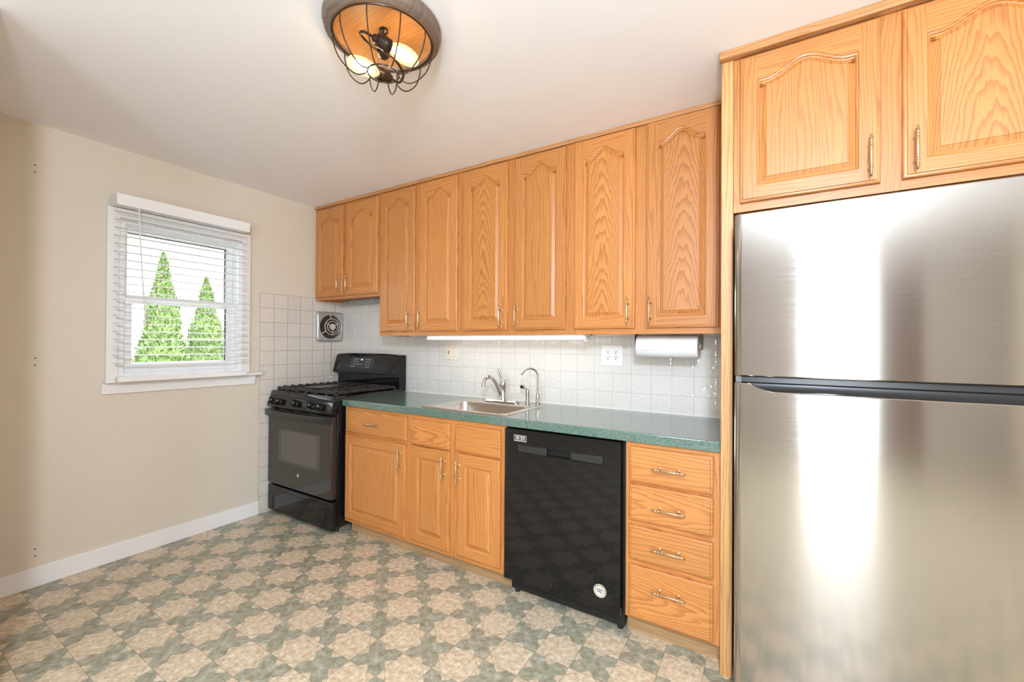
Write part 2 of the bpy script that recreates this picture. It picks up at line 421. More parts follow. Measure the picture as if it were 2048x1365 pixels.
# ------------------------------------------------------------------ room shell
H = 2.456
XR, YR = 5.60, -5.20
WY0, WY1, WZ0, WZ1 = -1.585, -0.885, 1.085, 2.04        # kitchen window opening
m = MB()
for y0, y1, z0, z1 in ((YR, WY0, 0, H), (WY1, 0.0, 0, H), (WY0, WY1, 0, WZ0), (WY0, WY1, WZ1, H)):
    m.box(-0.14, 0, y0, y1, z0, z1)
wl = struct(m.build('wall_left', WALL, smooth=False))
m = MB()
for y, z in ((-1.926, 2.235), (-1.926, 2.196), (-1.917, 1.211), (-1.917, 1.174), (-1.908, 0.199), (-1.907, 0.162)):
    m.lathe([(0.0035, -0.001), (0.0035, 0.0006), (0.001, 0.0006)], (0, y, z), 'x', 10)
m.build('screw_holes', SLOT, wl)
struct(MB().box(-0.14, XR + .1, 0, 0.12, 0, H).build('wall_back', WALL, smooth=False))
struct(MB().box(4.42, XR + .1, -.95, 0, 0, H).build('wall_nook', WALL, smooth=False))
struct(MB().box(XR, XR + .1, YR, -.95, 0, H).build('wall_right', WALL, smooth=False))
struct(MB().box(0, 1.05, -2.40, -2.204, 0, H).build('wall_front', WALL, smooth=False))
DX0, DX1, DZ1 = 3.38, 4.26, 2.18
m = MB()
m.box(-0.14, DX0, YR - .12, YR, 0, H).box(DX1, XR + .1, YR - .12, YR, 0, H).box(DX0, DX1, YR - .12, YR, DZ1, H)
struct(m.build('wall_rear', TAUPE, smooth=False))
struct(MB().box(-0.14, XR + .1, YR - .12, .12, -0.06, 0).build('floor', FLOOR, smooth=False))
struct(MB().box(-0.14, XR + .1, YR - .12, .12, H, H + .08).build('ceiling', CEIL, smooth=False))
struct(MB().box(0, 0.014, -2.204, -0.760, 0, 0.104).build('baseboard_left', TRIMW, bevel=0.003))
struct(MB().box(0, 0.004, -0.760, -0.02, 0, 1.684).build('trim_tile_left', TILE_L, bevel=0.002))
struct(MB().box(0.0, 3.155, -0.004, 0, 0.85, 1.684).build('trim_tile_back', TILE_B, smooth=False))
struct(MB().tube([(0.82, -0.006, 0.9165), (3.154, -0.006, 0.9165)], 0.0045, 6).build('trim_caulk', CAULK))
struct(MB().box(0.0, 3.155, -0.318, -0.300, 2.432, H).box(3.150, 4.55, -0.672, -0.640, 2.424, H).build('trim_ceiling', OTRIM, origin=(1.6, -.3, 2.44), bevel=0.003))
# patio door behind the camera
pd = struct(MB().box(DX0, DX0 + .05, YR - .09, YR - .03, 0, DZ1).box(DX1 - .05, DX1, YR - .09, YR - .03, 0, DZ1).box(DX0, DX1, YR - .09, YR - .03, DZ1 - .06, DZ1).box(DX0, DX1, YR - .09, YR - .03, 0, .05).build('door_1', VINYL))
MB().box(DX0 + .05, DX1 - .05, YR - .063, YR - .057, .05, DZ1 - .06).build('glass_pane', GLASS, pd)
d2 = struct(MB().box(4.31, 4.74, YR + .001, YR + .045, 0, 2.1).build('door_2', DOORBR, bevel=.004))
MB().ball((4.42, YR + .075, 1.0), .028).cyl((4.42, YR + .045, 1.0), (4.42, YR + .075, 1.0), .01).build('door_knob', BRASS, d2)

# ------------------------------------------------------------------ kitchen window
win = thing('window_1', 'white double hung window with painted casing, sill and apron', 'window', (0, -1.24, 1.08)); win['kind'] = 'structure'
m = MB()
def miter_casing(m, y0, y1, z0, z1, w, x0, x1):
    # left, right legs and mitred head
    for ya, yb in ((y0, y0 + w), (y1, y1 - w)):
        lo = [(x0, ya, z0), (x0, yb, z0), (x1, yb, z0), (x1, ya, z0)]
        hi = [(x0, ya, z1), (x0, yb, z1 - w), (x1, yb, z1 - w), (x1, ya, z1)]
        m.loft([lo, hi])
    a = [(x0, y0, z1), (x0, y0 + w, z1 - w), (x1, y0 + w, z1 - w), (x1, y0, z1)]
    b = [(x0, y1, z1), (x0, y1 - w, z1 - w), (x1, y1 - w, z1 - w), (x1, y1, z1)]
    m.loft([a, b])
miter_casing(m, -1.641, -0.838, 1.079, 2.100, 0.058, 0.0, 0.018)
m.build('casing', TRIMW, win, bevel=0.003)
MB().box(0.0, 0.060, -1.652, -0.770, 1.060, 1.080).box(-0.10, 0.0, WY0, WY1, 1.060 + .025, 1.090).build('sill', TRIMW, win, bevel=0.004)
MB().loft([[(0, -1.660, .993), (0, -.800, .993), (.016, -.800, .993), (.016, -1.660, .993)], [(0, -1.655, 1.060), (0, -.790, 1.060), (.016, -.790, 1.060), (.016, -1.655, 1.060)]]).build('apron', TRIMW, win, bevel=0.002)
def frame(m, x0, x1, y0, y1, z0, z1, w, wb=None, wt=None):
    wb = wb or w; wt = wt or w
    m.box(x0, x1, y0, y0 + w, z0, z1).box(x0, x1, y1 - w, y1, z0, z1).box(x0, x1, y0 + w, y1 - w, z0, z0 + wb).box(x0, x1, y0 + w, y1 - w, z1 - wt, z1)
m = MB(); frame(m, -0.13, 0.0, WY0, WY1, 1.085, 2.045, 0.030); m.build('window_frame', VINYL, win, bevel=0.002)
m = MB(); frame(m, -0.120, -0.085, WY0 + .03, WY1 - .03, 1.545, 2.015, 0.036, 0.05, 0.03); us = m.build('upper_sash', VINYL, win, bevel=0.002)
MB().box(-0.104, -0.100, WY0 + .06, WY1 - .06, 1.59, 1.99).build('glass_pane', GLASS, us)
m = MB(); frame(m, -0.080, -0.045, WY0 + .03, WY1 - .03, 1.115, 1.585, 0.050, 0.05, 0.042); ls = m.build('lower_sash', VINYL, win, bevel=0.002)
MB().box(-0.064, -0.060, WY0 + .075, WY1 - .075, 1.16, 1.55).build('glass_pane', GLASS, ls)
MB().box(-0.083, -0.070, WY1 - .0885, WY1 - .0800, 1.16, 1.55).box(-0.123, -0.11, WY1 - .0745, WY1 - .066, 1.59, 1.99).box(-0.123, -0.11, WY0 + .066, WY1 - .066, 1.98, 1.985).build('glazing_gasket', DKPLASTIC, win)

# ------------------------------------------------------------------ window blind
bl = thing('window_blind', 'open white slatted blind hanging in front of the kitchen window', 'blind', (0.05, -1.24, 1.085))
MB().box(0.018, 0.110, -1.6245, -0.899, 2.102, 2.158).box(.110, .120, -1.6275, -0.897, 2.095, 2.161).box(0.018, .112, -1.6275, -1.6215, 2.096, 2.160).build('valance', TRIMW, bl, bevel=0.002)
m = MB()
nsl = 20
for i in range(nsl):
    z = 2.062 - i * 0.0466
    if z < 1.13: break
    tl = -0.05
    prof = [(-.025, 0.0), (-.012, 0.0022), (0, 0.003), (.012, 0.0022), (.025, 0.0)]
    top = [(0.086 + a * math.cos(tl), b + a * math.sin(tl)) for a, b in prof]
    lp = top + [(a, b - 0.0026) for a, b in reversed(top)]
    m.loft([[(a, -1.624, z + b) for a, b in lp], [(a, -0.893, z + b) for a, b in lp]])
m.build('slats', BLIND, bl, ang=50)
MB().box(0.0615, 0.111, -1.612, -0.901, 1.066, 1.096).build('bottom_rail', TRIMW, bl, bevel=0.004)
m = MB()
for y in (-1.455, -1.24, -1.02):
    for x in (0.060, 0.112): m.tube([(x, y, 2.100), (x, y, 1.09)], 0.0008, 5)
m.tube([(0.115, -1.06, 2.100), (0.116, -1.075, 1.35), (0.117, -1.085, 1.21)], 0.0009, 5).tube([(0.115, -1.05, 2.100), (0.116, -1.06, 1.36), (0.117, -1.055, 1.23)], 0.0009, 5)
m.build('ladder_cords', CORD, bl)
MB().tube([(0.114, -1.526, 2.098), (0.120, -1.512, 1.75), (0.126, -1.494, 1.44)], 0.0042, 8).lathe([(.0045, 0), (.0065, .004), (.0065, .03), (.003, .035)], (0.126, -1.494, 1.405), 'z', 8).build('tilt_wand', CORD, bl)

# ------------------------------------------------------------------ outside
struct(MB().box(-22, -0.16, -14, 16, -0.5, -0.4).build('lawn', LAWN, smooth=False))
def arborvitae(x, y, top, rad, label, seed, nl=9500):
    rnd = random.Random(seed)
    t = thing('arborvitae_tree', label, 'tree', (x, y, -0.4), 'arborvitae trees outside the window')
    MB().tube([(x, y, -0.4), (x, y, top - .5)], [.09, .02], 8).build('trunk', BARK, t)
    m = MB(); h = top + 0.35
    def R(f): return rad * (1 - f) ** 0.85 * (0.92 + .08 * math.sin(f * 24 + seed))
    loops = []
    for i in range(28):
        f = i / 27; zz = -0.35 + f * h
        loops.append([(x + math.cos(q * PI / 12) * R(f) * (.78 + .12 * rnd.random()), y + math.sin(q * PI / 12) * R(f) * (.78 + .12 * rnd.random()), zz) for q in range(24)])
    m.loft(loops)
    for _ in range(nl):
        f = rnd.random() ** 1.25; a = rnd.random() * 2 * PI; rr = R(f) * (0.78 + .3 * rnd.random()); zz = -0.35 + f * h
        c = Vector((x + math.cos(a) * rr, y + math.sin(a) * rr, zz))
        d = Vector((math.cos(a) * .6 + rnd.uniform(-.4, .4), math.sin(a) * .6 + rnd.uniform(-.4, .4), .9 + rnd.uniform(-.5, .4))).normalized()
        sd = d.cross(Vector((rnd.uniform(-1, 1), rnd.uniform(-1, 1), rnd.uniform(-.3, .3)))).normalized()
        L = rnd.uniform(.03, .075) * (1 - .45 * f); w = L * .36
        m.add([c - d * .3 * L, c + sd * w + d * .3 * L, c + d * L, c - sd * w + d * .3 * L], [(0, 1, 2, 3)])
    m.build('foliage', FOLIAGE, t, smooth=False)
arborvitae(-5.0, 0.37, 2.74, 0.56, 'tallest green conical arborvitae seen through the left of the window', 3)
arborvitae(-5.9, 1.36, 2.56, 0.60, 'shorter green conical arborvitae seen through the right of the window', 5)
arborvitae(-6.4, -0.50, 2.50, 0.64, 'green arborvitae mostly cut off by the left edge of the window glass', 9)

# ------------------------------------------------------------------ cabinet kit
def rect(w2, h2, ins, y): return [(-w2 + ins, y, -h2 + ins), (w2 - ins, y, -h2 + ins), (w2 - ins, y, h2 - ins), (-w2 + ins, y, h2 - ins)]
def inset(pts, d):
    n = len(pts); out = []
    for i in range(n):
        p0, p1, p2 = Vector(pts[i - 1]), Vector(pts[i]), Vector(pts[(i + 1) % n])
        e1, e2 = (p1 - p0).normalized(), (p2 - p1).normalized()
        n1, n2 = Vector((-e1.y, e1.x)), Vector((-e2.y, e2.x))
        b = n1 + n2; b = b / max(b.dot(n1), .35) if b.length > 1e-6 else n1
        out.append((p1.x + b.x * d, p1.y + b.y * d))
    return out
TH = 0.022
def door_mesh(w, h, arch=0.052, sw=0.055, rb=0.056, tr=0.056):
    w2, h2 = w / 2, h / 2; m = MB(); t = TH
    seq = [rect(w2, h2, 0, 0), rect(w2, h2, 0, -t + .008), rect(w2, h2, .004, -t + .0045), rect(w2, h2, .009, -t + .0035), rect(w2, h2, .011, -t)]
    for a in range(4):
        for i in range(4):
            j = (i + 1) % 4
            m.add([seq[a][i], seq[a][j], seq[a + 1][j], seq[a + 1][i]], [(0, 1, 2, 3)], 1 if i in (0, 2) else 0)
    m.add(seq[0], [(3, 2, 1, 0)], 0)
    e = .011; A = w2 - sw; zb = -h2 + rb; zs = h2 - tr - arch
    pts = [(-A, zb), (A, zb), (A, zs)]
    arc = []
    if arch > 0:
        N = 30; B = A - .004
        for i in range(N + 1):
            xx = A - 2 * A * i / N; uu = min(1, abs(xx) / (B * .86))
            arc.append((xx, zs + arch * .5 * (1 + math.cos(PI * uu))))
        pts = [(-A, zb), (A, zb)] + arc
    else: pts += [(-A, zs)]; arc = [(A, zs), (-A, zs)]
    # coplanar frame: stiles (vertical grain) and rails (horizontal grain)
    m.add([(-w2 + e, -t, -h2 + e), (-A, -t, -h2 + e), (-A, -t, h2 - e), (-w2 + e, -t, h2 - e)], [(0, 1, 2, 3)], 0)
    m.add([(A, -t, -h2 + e), (w2 - e, -t, -h2 + e), (w2 - e, -t, h2 - e), (A, -t, h2 - e)], [(0, 1, 2, 3)], 0)
    m.add([(-A, -t, -h2 + e), (A, -t, -h2 + e), (A, -t, zb), (-A, -t, zb)], [(0, 1, 2, 3)], 1)
    for i in range(len(arc) - 1):
        (xa, za), (xb, zb_) = arc[i], arc[i + 1]
        m.add([(xb, -t, zb_), (xa, -t, za), (xa, -t, h2 - e), (xb, -t, h2 - e)], [(0, 1, 2, 3)], 1)
    prof = [(0, -t), (.002, -t + .0035), (.007, -t + .0055), (.0095, -t + .011), (.013, -t + .0118), (.030, -t + .0030), (.0312, -t + .001)]
    loops = [[(a, y, b) for a, b in (inset(pts, d) if d else pts)] for d, y in prof]
    n = len(pts)
    for a in range(len(loops) - 1):
        for i in range(n):
            j = (i + 1) % n
            mi = (2 if a >= 4 else (1 if i == 0 or 1 < i < n - 1 else 0))
            m.add([loops[a][i], loops[a][j], loops[a + 1][j], loops[a + 1][i]], [(0, 1, 2, 3)], mi)
    m.add(loops[-1], [tuple(range(n))], 2)
    return m
def drawer_mesh(w, h):
    w2, h2 = w / 2, h / 2; t = TH
    m = MB()
    m.loft([rect(w2, h2, 0, 0), rect(w2, h2, 0, -t + .008), rect(w2, h2, .004, -t + .0045), rect(w2, h2, .010, -t + .0035), rect(w2, h2, .012, -t)])
    return m
def at(m, dx, dy, dz):
    m.v = [(a + dx, b + dy, c + dz) for a, b, c in m.v]; return m
PULL = [(0.0008, -.0715), (.0030, -.0695), (.0042, -.067), (.0026, -.064), (.0030, -.0625), (.0056, -.0595), (.0058, -.057), (.0036, -.054), (.0048, -.052), (.0048, -.050), (.0034, -.046),
        (.0036, -.0435), (.0058, -.041), (.0060, -.0385), (.0058, -.036), (.0036, -.0335), (.0044, -.030), (.0052, 0)]
PULL = PULL + [(a, -b) for a, b in reversed(PULL[:-1])]
def pull(parent, x, y, z, axis, post=0.0385, rad=1.0):
    """turned brass bar pull on two posts; y = face of the door"""
    m = MB(); yb = y - 0.030
    m.lathe([(a * rad, b) for a, b in PULL], (x, yb, z), axis, 12)
    for sgn in (-1, 1):
        px, pz = (x, z + sgn * post) if axis == 'z' else (x + sgn * post, z)
        m.lathe([(.0078, 0), (.0078, -.0018), (.0045, -.004), (.0036, -.008), (.0036, -.026), (.005, -.030)], (px, y, pz), 'y', 12)
        m.ball((px, y - .006, pz), .0052, 10)
    return m.build('handle', BRASS, parent, origin=(x, y, z))
def add_door(par, x0, x1, z0, z1, yf, hx, hz, panel, arch=.052, **kw):
    c = ((x0 + x1) / 2, yf, (z0 + z1) / 2)
    d = at(door_mesh(x1 - x0, z1 - z0, arch, **kw), *c).build('door', [OV, OH, panel], par, origin=c, ang=25)
    if hx is not None: pull(d, hx, yf - TH, hz, 'z')
    return d
def add_drawer(par, x0, x1, z0, z1, yf, handle=True, mat=None, hz=None, name='drawer'):
    c = ((x0 + x1) / 2, yf, (z0 + z1) / 2)
    d = at(drawer_mesh(x1 - x0, z1 - z0), *c).build(name, mat or ODR, par, origin=c, ang=25)
    if handle: pull(d, c[0], yf - TH, hz if hz else c[2], 'x')
    return d
def face_frame(par, x0, x1, z0, z1, yf, stiles, rails):
    m = MB()
    for a, b in stiles: m.box(a, b, yf, yf + .019, z0, z1, 0)
    cuts = sorted(stiles)
    for (a0, b0), (a1, b1) in zip(cuts[:-1], cuts[1:]):
        for p, q in rails: m.box(b0, a1, yf, yf + .019, p, q, 1)
    return m.build('face_frame', [OV, OH], par, origin=((x0 + x1) / 2, yf, (z0 + z1) / 2), smooth=False)

YU = -0.301                                            # face of the wall cabinets
def wall_cabinet(x0, x1, z0, doors, label, extra=0.022):
    c = thing('wall_cabinet', label, 'cabinet', ((x0 + x1) / 2, -.15, z0), 'oak wall cabinets')
    MB().box(x0, x1, YU + .019, -.005, z0 + extra, 2.45).box(x0, x0 + .016, YU + .019, -.005, z0, z0 + extra).box(x1 - .016, x1, YU + .019, -.005, z0, z0 + extra).build('body', OV, c, origin=((x0 + x1) / 2, -.15, 1.9), smooth=False)
    (a0, a1, *_), (b0, b1, *_) = doors
    face_frame(c, x0, x1, z0, 2.45, YU, [(x0, a0 + .012), (a1 - .012, b0 + .012), (b1 - .012, x1)], [(z0, z0 + .045), (2.39, 2.45)])
    for d0, d1, zb, zt, hx, hz, pan in doors:
        add_door(c, d0, d1, zb, zt, YU, hx, hz, pan)
    return c
wall_cabinet(0.001, 0.797, 1.662, [(.030, .381, 1.684, 2.418, .351, 1.780, OPS), (.424, .785, 1.684, 2.414, .4595, 1.780, OPS)],
             'short oak wall cabinet above the black range, in the corner by the window wall')
wall_cabinet(0.798, 1.576, 1.358, [(.826, 1.168, 1.388, 2.424, 1.129, 1.473, OPS), (1.216, 1.551, 1.388, 2.426, 1.240, 1.475, OPS)],
             'tall oak wall cabinet next to the short one over the range, both doors plain grained')
wall_cabinet(1.577, 2.357, 1.358, [(1.603, 1.943, 1.388, 2.426, 1.907, 1.473, OPC), (1.996, 2.331, 1.388, 2.426, 2.018, 1.473, OPS)],
             'middle tall oak wall cabinet above the sink and the lit tube light')
wall_cabinet(2.358, 3.154, 1.358, [(2.384, 2.723, 1.388, 2.428, 2.691, 1.475, OPC), (2.779, 3.116, 1.388, 2.430, 2.803, 1.474, OPC)],
             'tall oak wall cabinet with wavy cathedral grain above the paper towel roll')
# over the fridge
oc = thing('wall_cabinet', 'deep oak cabinet with two arched doors above the steel refrigerator', 'cabinet', (3.80, -.3, 1.823), 'oak wall cabinets')
MB().box(3.199, 4.40, -.616, -.005, 1.84, 2.45).build('body', OV, oc, origin=(3.8, -.3, 2.1), smooth=False)
face_frame(oc, 3.199, 4.40, 1.823, 2.45, -.635, [(3.199, 3.232), (3.630, 3.708), (4.108, 4.40)], [(1.823, 1.868), (2.40, 2.45)])
add_door(oc, 3.221, 3.641, 1.855, 2.416, -.635, 3.611, 1.940, OPS, arch=.048, sw=.058, rb=.055, tr=.052)
add_door(oc, 3.697, 4.118, 1.855, 2.416, -.635, 3.726, 1.940, OPC, arch=.048, sw=.058, rb=.055, tr=.052)
# tall end board beside the fridge
tag(MB().box(3.1555, 3.198, -.644, -.005, 0.0, 2.425).build('end_panel', OEND, origin=(3.177, -.3, 1.2), bevel=.002), 'full height oak end board standing between the drawers and the refrigerator', 'panel')

YB = -0.610
b1 = thing('base_cabinet', 'oak base cabinet with one drawer over one door, next to the black range', 'cabinet', (1.13, -.3, 0), 'oak base cabinets')
MB().box(.824, 1.432, YB + .019, -.005, .09, .868).build('body', OV, b1, origin=(1.13, -.3, .45), smooth=False)
face_frame(b1, .822, 1.432, .082, .869, YB, [(.822, .868), (1.404, 1.432)], [(.082, .122), (.664, .712), (.838, .869)])
add_drawer(b1, .854, 1.416, .698, .850, YB, hz=.777)
add_door(b1, .838, 1.408, .108, .678, YB, 1.376, .586, OPS, arch=0, tr=.058)
MB().box(.832, 1.432, -.56, -.545, 0, .088).build('toe_kick', OKICK, b1, origin=(1.13, -.55, .05), smooth=False)
b2 = thing('base_cabinet', 'oak sink base cabinet with two doors under two blank drawer fronts', 'cabinet', (1.78, -.3, 0), 'oak base cabinets')
MB().box(1.433, 1.452, YB + .019, -.005, .09, .868).box(2.112, 2.130, YB + .019, -.005, .09, .868).box(1.452, 2.112, YB + .019, -.005, .09, .11).box(1.452, 2.112, -.02, -.005, .11, .70).box(1.452, 2.112, YB + .019, YB + .028, .11, .868).build('body', OV, b2, origin=(1.78, -.3, .45), smooth=False)
face_frame(b2, 1.433, 2.132, .082, .869, YB, [(1.433, 1.467), (1.744, 1.825), (2.092, 2.132)], [(.082, .122), (.664, .712), (.838, .869)])
add_drawer(b2, 1.448, 1.755, .692, .842, YB, False, ODC, name='drawer_front'); add_drawer(b2, 1.800, 2.102, .695, .844, YB, False, name='drawer_front')
add_door(b2, 1.456, 1.755, .110, .683, YB, 1.726, .589, OPS, arch=0, tr=.062)
add_door(b2, 1.814, 2.102, .110, .684, YB, 1.8315, .583, OPS, arch=0, tr=.062)
MB().box(1.433, 2.142, -.56, -.545, 0, .088).build('toe_kick', OKICK, b2, origin=(1.78, -.55, .05), smooth=False)
b3 = thing('base_cabinet', 'oak stack of four drawers between the dishwasher and the end board', 'cabinet', (2.96, -.3, 0), 'oak base cabinets')
MB().box(2.769, 3.154, YB + .019, -.005, .09, .868).build('body', OV, b3, origin=(2.96, -.3, .45), smooth=False)
face_frame(b3, 2.769, 3.154, .088, .869, YB, [(2.769, 2.803), (3.115, 3.154)], [(.088, .118), (.318, .368), (.49, .54), (.67, .71), (.838, .869)])
for z0, z1, hz, mt in ((.697, .850, .771, ODR), (.527, .684, .600, ODC), (.355, .503, .428, ODR), (.101, .329, .2505, ODC)):
    add_drawer(b3, 2.788, 3.129, z0, z1, YB, True, mt, hz)
MB().box(2.764, 3.154, -.56, -.545, 0, .09).build('toe_kick', OKICK, b3, origin=(2.96, -.55, .05), smooth=False)

# ------------------------------------------------------------------ countertop
def rrect(x0, x1, y0, y1, rad, z, n=6):
    out = []
    for cx, cy, a0 in ((x1 - rad, y1 - rad, 0), (x0 + rad, y1 - rad, 90), (x0 + rad, y0 + rad, 180), (x1 - rad, y0 + rad, 270)):
        for i in range(n + 1):
            a = math.radians(a0 + 90 * i / n); out.append((cx + rad * math.cos(a), cy + rad * math.sin(a), z))
    return out
m = MB()
hx0, hx1, hy0, hy1 = 1.515, 2.085, -.575, -.130
xs = [.800, hx0, hx1, 3.1545]; ys = [-.626, hy0, hy1, -.005]
gv = {}
for zi, z in enumerate((.8695, .914)):
    for j, y in enumerate(ys):
        for i, x in enumerate(xs): gv[(i, j, zi)] = len(m.v); m.v.append((x, y, z))
for j in range(3):
    for i in range(3):
        if i == 1 and j == 1: continue
        for zi in (0, 1):
            m.f.append([gv[(i, j, zi)], gv[(i + 1, j, zi)], gv[(i + 1, j + 1, zi)], gv[(i, j + 1, zi)]]); m.mi.append(0)
def wallq(a, b): m.f.append([gv[(*a, 0)], gv[(*b, 0)], gv[(*b, 1)], gv[(*a, 1)]]); m.mi.append(0)
for i in range(3): wallq((i, 0), (i + 1, 0)); wallq((i, 3), (i + 1, 3))
for j in range(3): wallq((0, j), (0, j + 1)); wallq((3, j), (3, j + 1))
wallq((1, 1), (2, 1)); wallq((1, 2), (2, 2)); wallq((1, 1), (1, 2)); wallq((2, 1), (2, 2))
tag(m.build('countertop', COUNTER, bevel=.004, smooth=True, ang=60), 'long green speckled laminate worktop over the base cabinets and dishwasher', 'countertop')

# ------------------------------------------------------------------ sink
sk = thing('kitchen_sink', 'stainless steel single bowl drop in sink set in the green worktop', 'sink', (1.80, -.35, .914))
m = MB()
m.loft([rrect(1.490, 2.108, -.592, -.112, .030, .9146), rrect(1.493, 2.105, -.589, -.115, .028, .9185), rrect(1.498, 2.100, -.584, -.120, .026, .9205),
        rrect(1.512, 2.086, -.570, -.131, .024, .9190), rrect(1.540, 2.076, -.556, -.222, .040, .9190), rrect(1.547, 2.070, -.550, -.228, .045, .9165), rrect(1.551, 2.066, -.546, -.232, .045, .905),
        rrect(1.565, 2.052, -.532, -.246, .045, .775), rrect(1.585, 2.032, -.512, -.266, .045, .758), rrect(1.72, 1.90, -.43, -.35, .038, .752)], 0, False, True)
m.build('basin', SINK, sk, ang=50)
MB().lathe([(.044, .7535), (.042, .7555), (.030, .7540), (.028, .7530)], (1.81, -.39, 0), 'z', 24).build('drain', CHROME, sk)

# ------------------------------------------------------------------ faucet, sprayer, filter tap
fc = thing('faucet', 'chrome single lever kitchen faucet with arched spout at the back of the sink', 'faucet', (1.81, -.16, .919))
MB().loft([rrect(1.676, 1.944, -.188, -.136, .024, .9195), rrect(1.676, 1.944, -.188, -.136, .024, .930), rrect(1.682, 1.938, -.182, -.142, .020, .936)]).build('deck_plate', CHROME, fc)
MB().lathe([(.029, .936), (.026, .950), (.022, .965), (.022, 1.02), (.025, 1.03), (.026, 1.047), (.020, 1.062), (.012, 1.070)], (1.815, -.155, 0), 'z', 24).build('body', CHROME, fc)
sp = spline([(1.814, -.158, .945), (1.803, -.172, .985), (1.790, -.205, 1.050), (1.780, -.245, 1.086), (1.772, -.280, 1.086), (1.766, -.300, 1.066), (1.764, -.303, 1.048)])
MB().tube(sp, [.0135 - .003 * i / len(sp) for i in range(len(sp))], 14).lathe([(.0125, 0), (.0135, -.003), (.0135, -.020), (.011, -.022)], (1.764, -.303, 1.052), 'z', 16).build('spout', CHROME, fc)
MB().tube(spline([(1.812, -.155, 1.062), (1.803, -.153, 1.080), (1.790, -.150, 1.108), (1.780, -.148, 1.130)]), [.0095] * 8 + [.0075] * 8 + [.0075] * 5 + [.009] * 4, 10).ball((1.780, -.148, 1.130), .0105, 10, 0, (1, 1, .7)).build('lever', CHROME, fc)
sy = thing('side_sprayer', 'dark chrome side sprayer standing between the faucet and the filter tap', 'sprayer', (1.996, -.150, .919))
MB().lathe([(.021, .9195), (.021, .925), (.014, .930), (.014, .936)], (1.997, -.150, 0), 'z', 18).build('base', CHROME, sy)
MB().lathe([(.0135, .936), (.0105, .950), (.0125, .985), (.012, 1.008), (.009, 1.014)], (1.997, -.150, 0), 'z', 16).tube([(1.997, -.150, 1.008), (1.985, -.158, 1.020), (1.974, -.165, 1.030)], .008, 10).build('wand', NICKEL, sy)
MB().ball((1.972, -.166, 1.032), .0155, 12).build('spray_head', CHROME, sy)
MB().lathe([(.0115, .010), (.0115, .0145), (.009, .0155)], (1.972, -.166, 1.032), (-.1, -.98, -.1), 14).build('spray_face', SATINBLK, sy)
ft = thing('filter_tap', 'slim brushed nickel gooseneck water filter tap right of the sprayer', 'faucet', (2.06, -.140, .919))
MB().lathe([(.021, .9195), (.020, .924), (.0125, .928), (.0125, .985), (.011, .990)], (2.066, -.140, 0), 'z', 18).build('body', NICKEL, ft)
arc = [(2.066, -.140, .985), (2.066, -.140, 1.04), (2.066, -.140, 1.098)]
dv = Vector((-.62, -.78, 0)).normalized()
for i in range(1, 15):
    a = PI * (i / 14) * .80
    arc.append(tuple(Vector((2.066, -.140, 1.098)) + dv * .054 * (1 - math.cos(a)) + Vector((0, 0, .052 * math.sin(a)))))
e = Vector(arc[-1]); arc.append(tuple(e + (e - Vector(arc[-2])).normalized() * .022))
MB().tube(arc, .0056, 10).cyl(arc[-2], arc[-1], .0072, 10).build('spout', NICKEL, ft)
MB().cyl((2.072, -.150, .950), (2.084, -.168, .950), .013, 14).tube([(2.084, -.165, .955), (2.088, -.168, .985)], .004, 8).build('lever', NICKEL, ft)

# ------------------------------------------------------------------ dishwasher
dw = thing('dishwasher', 'black built in dishwasher between the sink cabinet and the drawers', 'dishwasher', (2.45, -.3, 0))
MB().box(2.146, 2.762, -.590, -.02, .07, .862).build('body', DEEPBLK, dw, smooth=False)
yd = -.640
m = MB()
px0, px1, pz0, pz1 = 2.215, 2.668, .750, .789
# door front as a frame around the pocket handle
for a, b, c_, d in ((2.140, 2.754, pz1, .864), (2.140, 2.754, .088, pz0), (2.140, px0, pz0, pz1), (px1, 2.754, pz0, pz1)):
    m.box(a, b, yd, -.592, c_, d)
dd = m.build('door', GLOSSBLK, dw, bevel=0)
MB().box(px0, px1, yd + .038, yd + .042, pz0, pz1).build('pocket_back', DEEPBLK, dd, smooth=False)
for xa, xb, ya, yb_ in ((px0, px0 + .165, .001, .003), (px0 + .295, px1, .003, .001)):
    MB().loft([[(xa, yd + ya, pz0), (xa, yd + ya, pz1), (xa, yd + .030, pz1), (xa, yd + .030, pz0)], [(xb, yd + yb_, pz0), (xb, yd + yb_, pz1), (xb, yd + .030, pz1), (xb, yd + .030, pz0)]]).build('pocket_cover', DKPLASTIC, dd, bevel=.003)
MB().box(2.155, 2.758, -.585, -.562, .018, .086).build('toe_panel', DEEPBLK, dw, smooth=False)
for x in (2.185, 2.735): MB().cyl((x, -.574, 0), (x, -.574, .02), .014).build('foot', SATINBLK, dw)
bdg = MB().loft([[(x, yd - .0003, z) for x, z in ((2.196, .805), (2.270, .805), (2.270, .837), (2.196, .837))], [(x, yd - .0010, z) for x, z in ((2.196, .805), (2.270, .805), (2.270, .837), (2.196, .837))]]).build('warranty_badge', SILVER, dw)
bdg['label'] = 'small silver and black badge reading 10 YEAR'
MB().box(2.1985, 2.2675, yd - .0013, yd - .0010, .8105, .8335).build('badge_field', BLACKS, bdg, smooth=False)
RX = (PI / 2, 0, 0)
text('badge_numeral', '10', .024, (2.2155, yd - .0014, .8220), RX, STICKW, bdg, bold=.0007)
text('badge_word', 'YEAR', .0115, (2.247, yd - .0014, .8265), RX, STICKW, bdg, bold=.0003)
MB().box(2.2335, 2.2605, yd - .0015, yd - .0013, .8185, .8200).box(2.2335, 2.2605, yd - .0015, yd - .0013, .8145, .8160).build('badge_small_print', STICKW, bdg, smooth=False)
stx, stz = 2.660, .176
stk = MB().lathe([(.0305, -.0003), (.0305, -.0008)], (stx, yd, stz), 'y', 40).build('round_sticker', STICKER, dw)
stk['label'] = 'round cream sticker with a flag emblem and the word AMERICA'
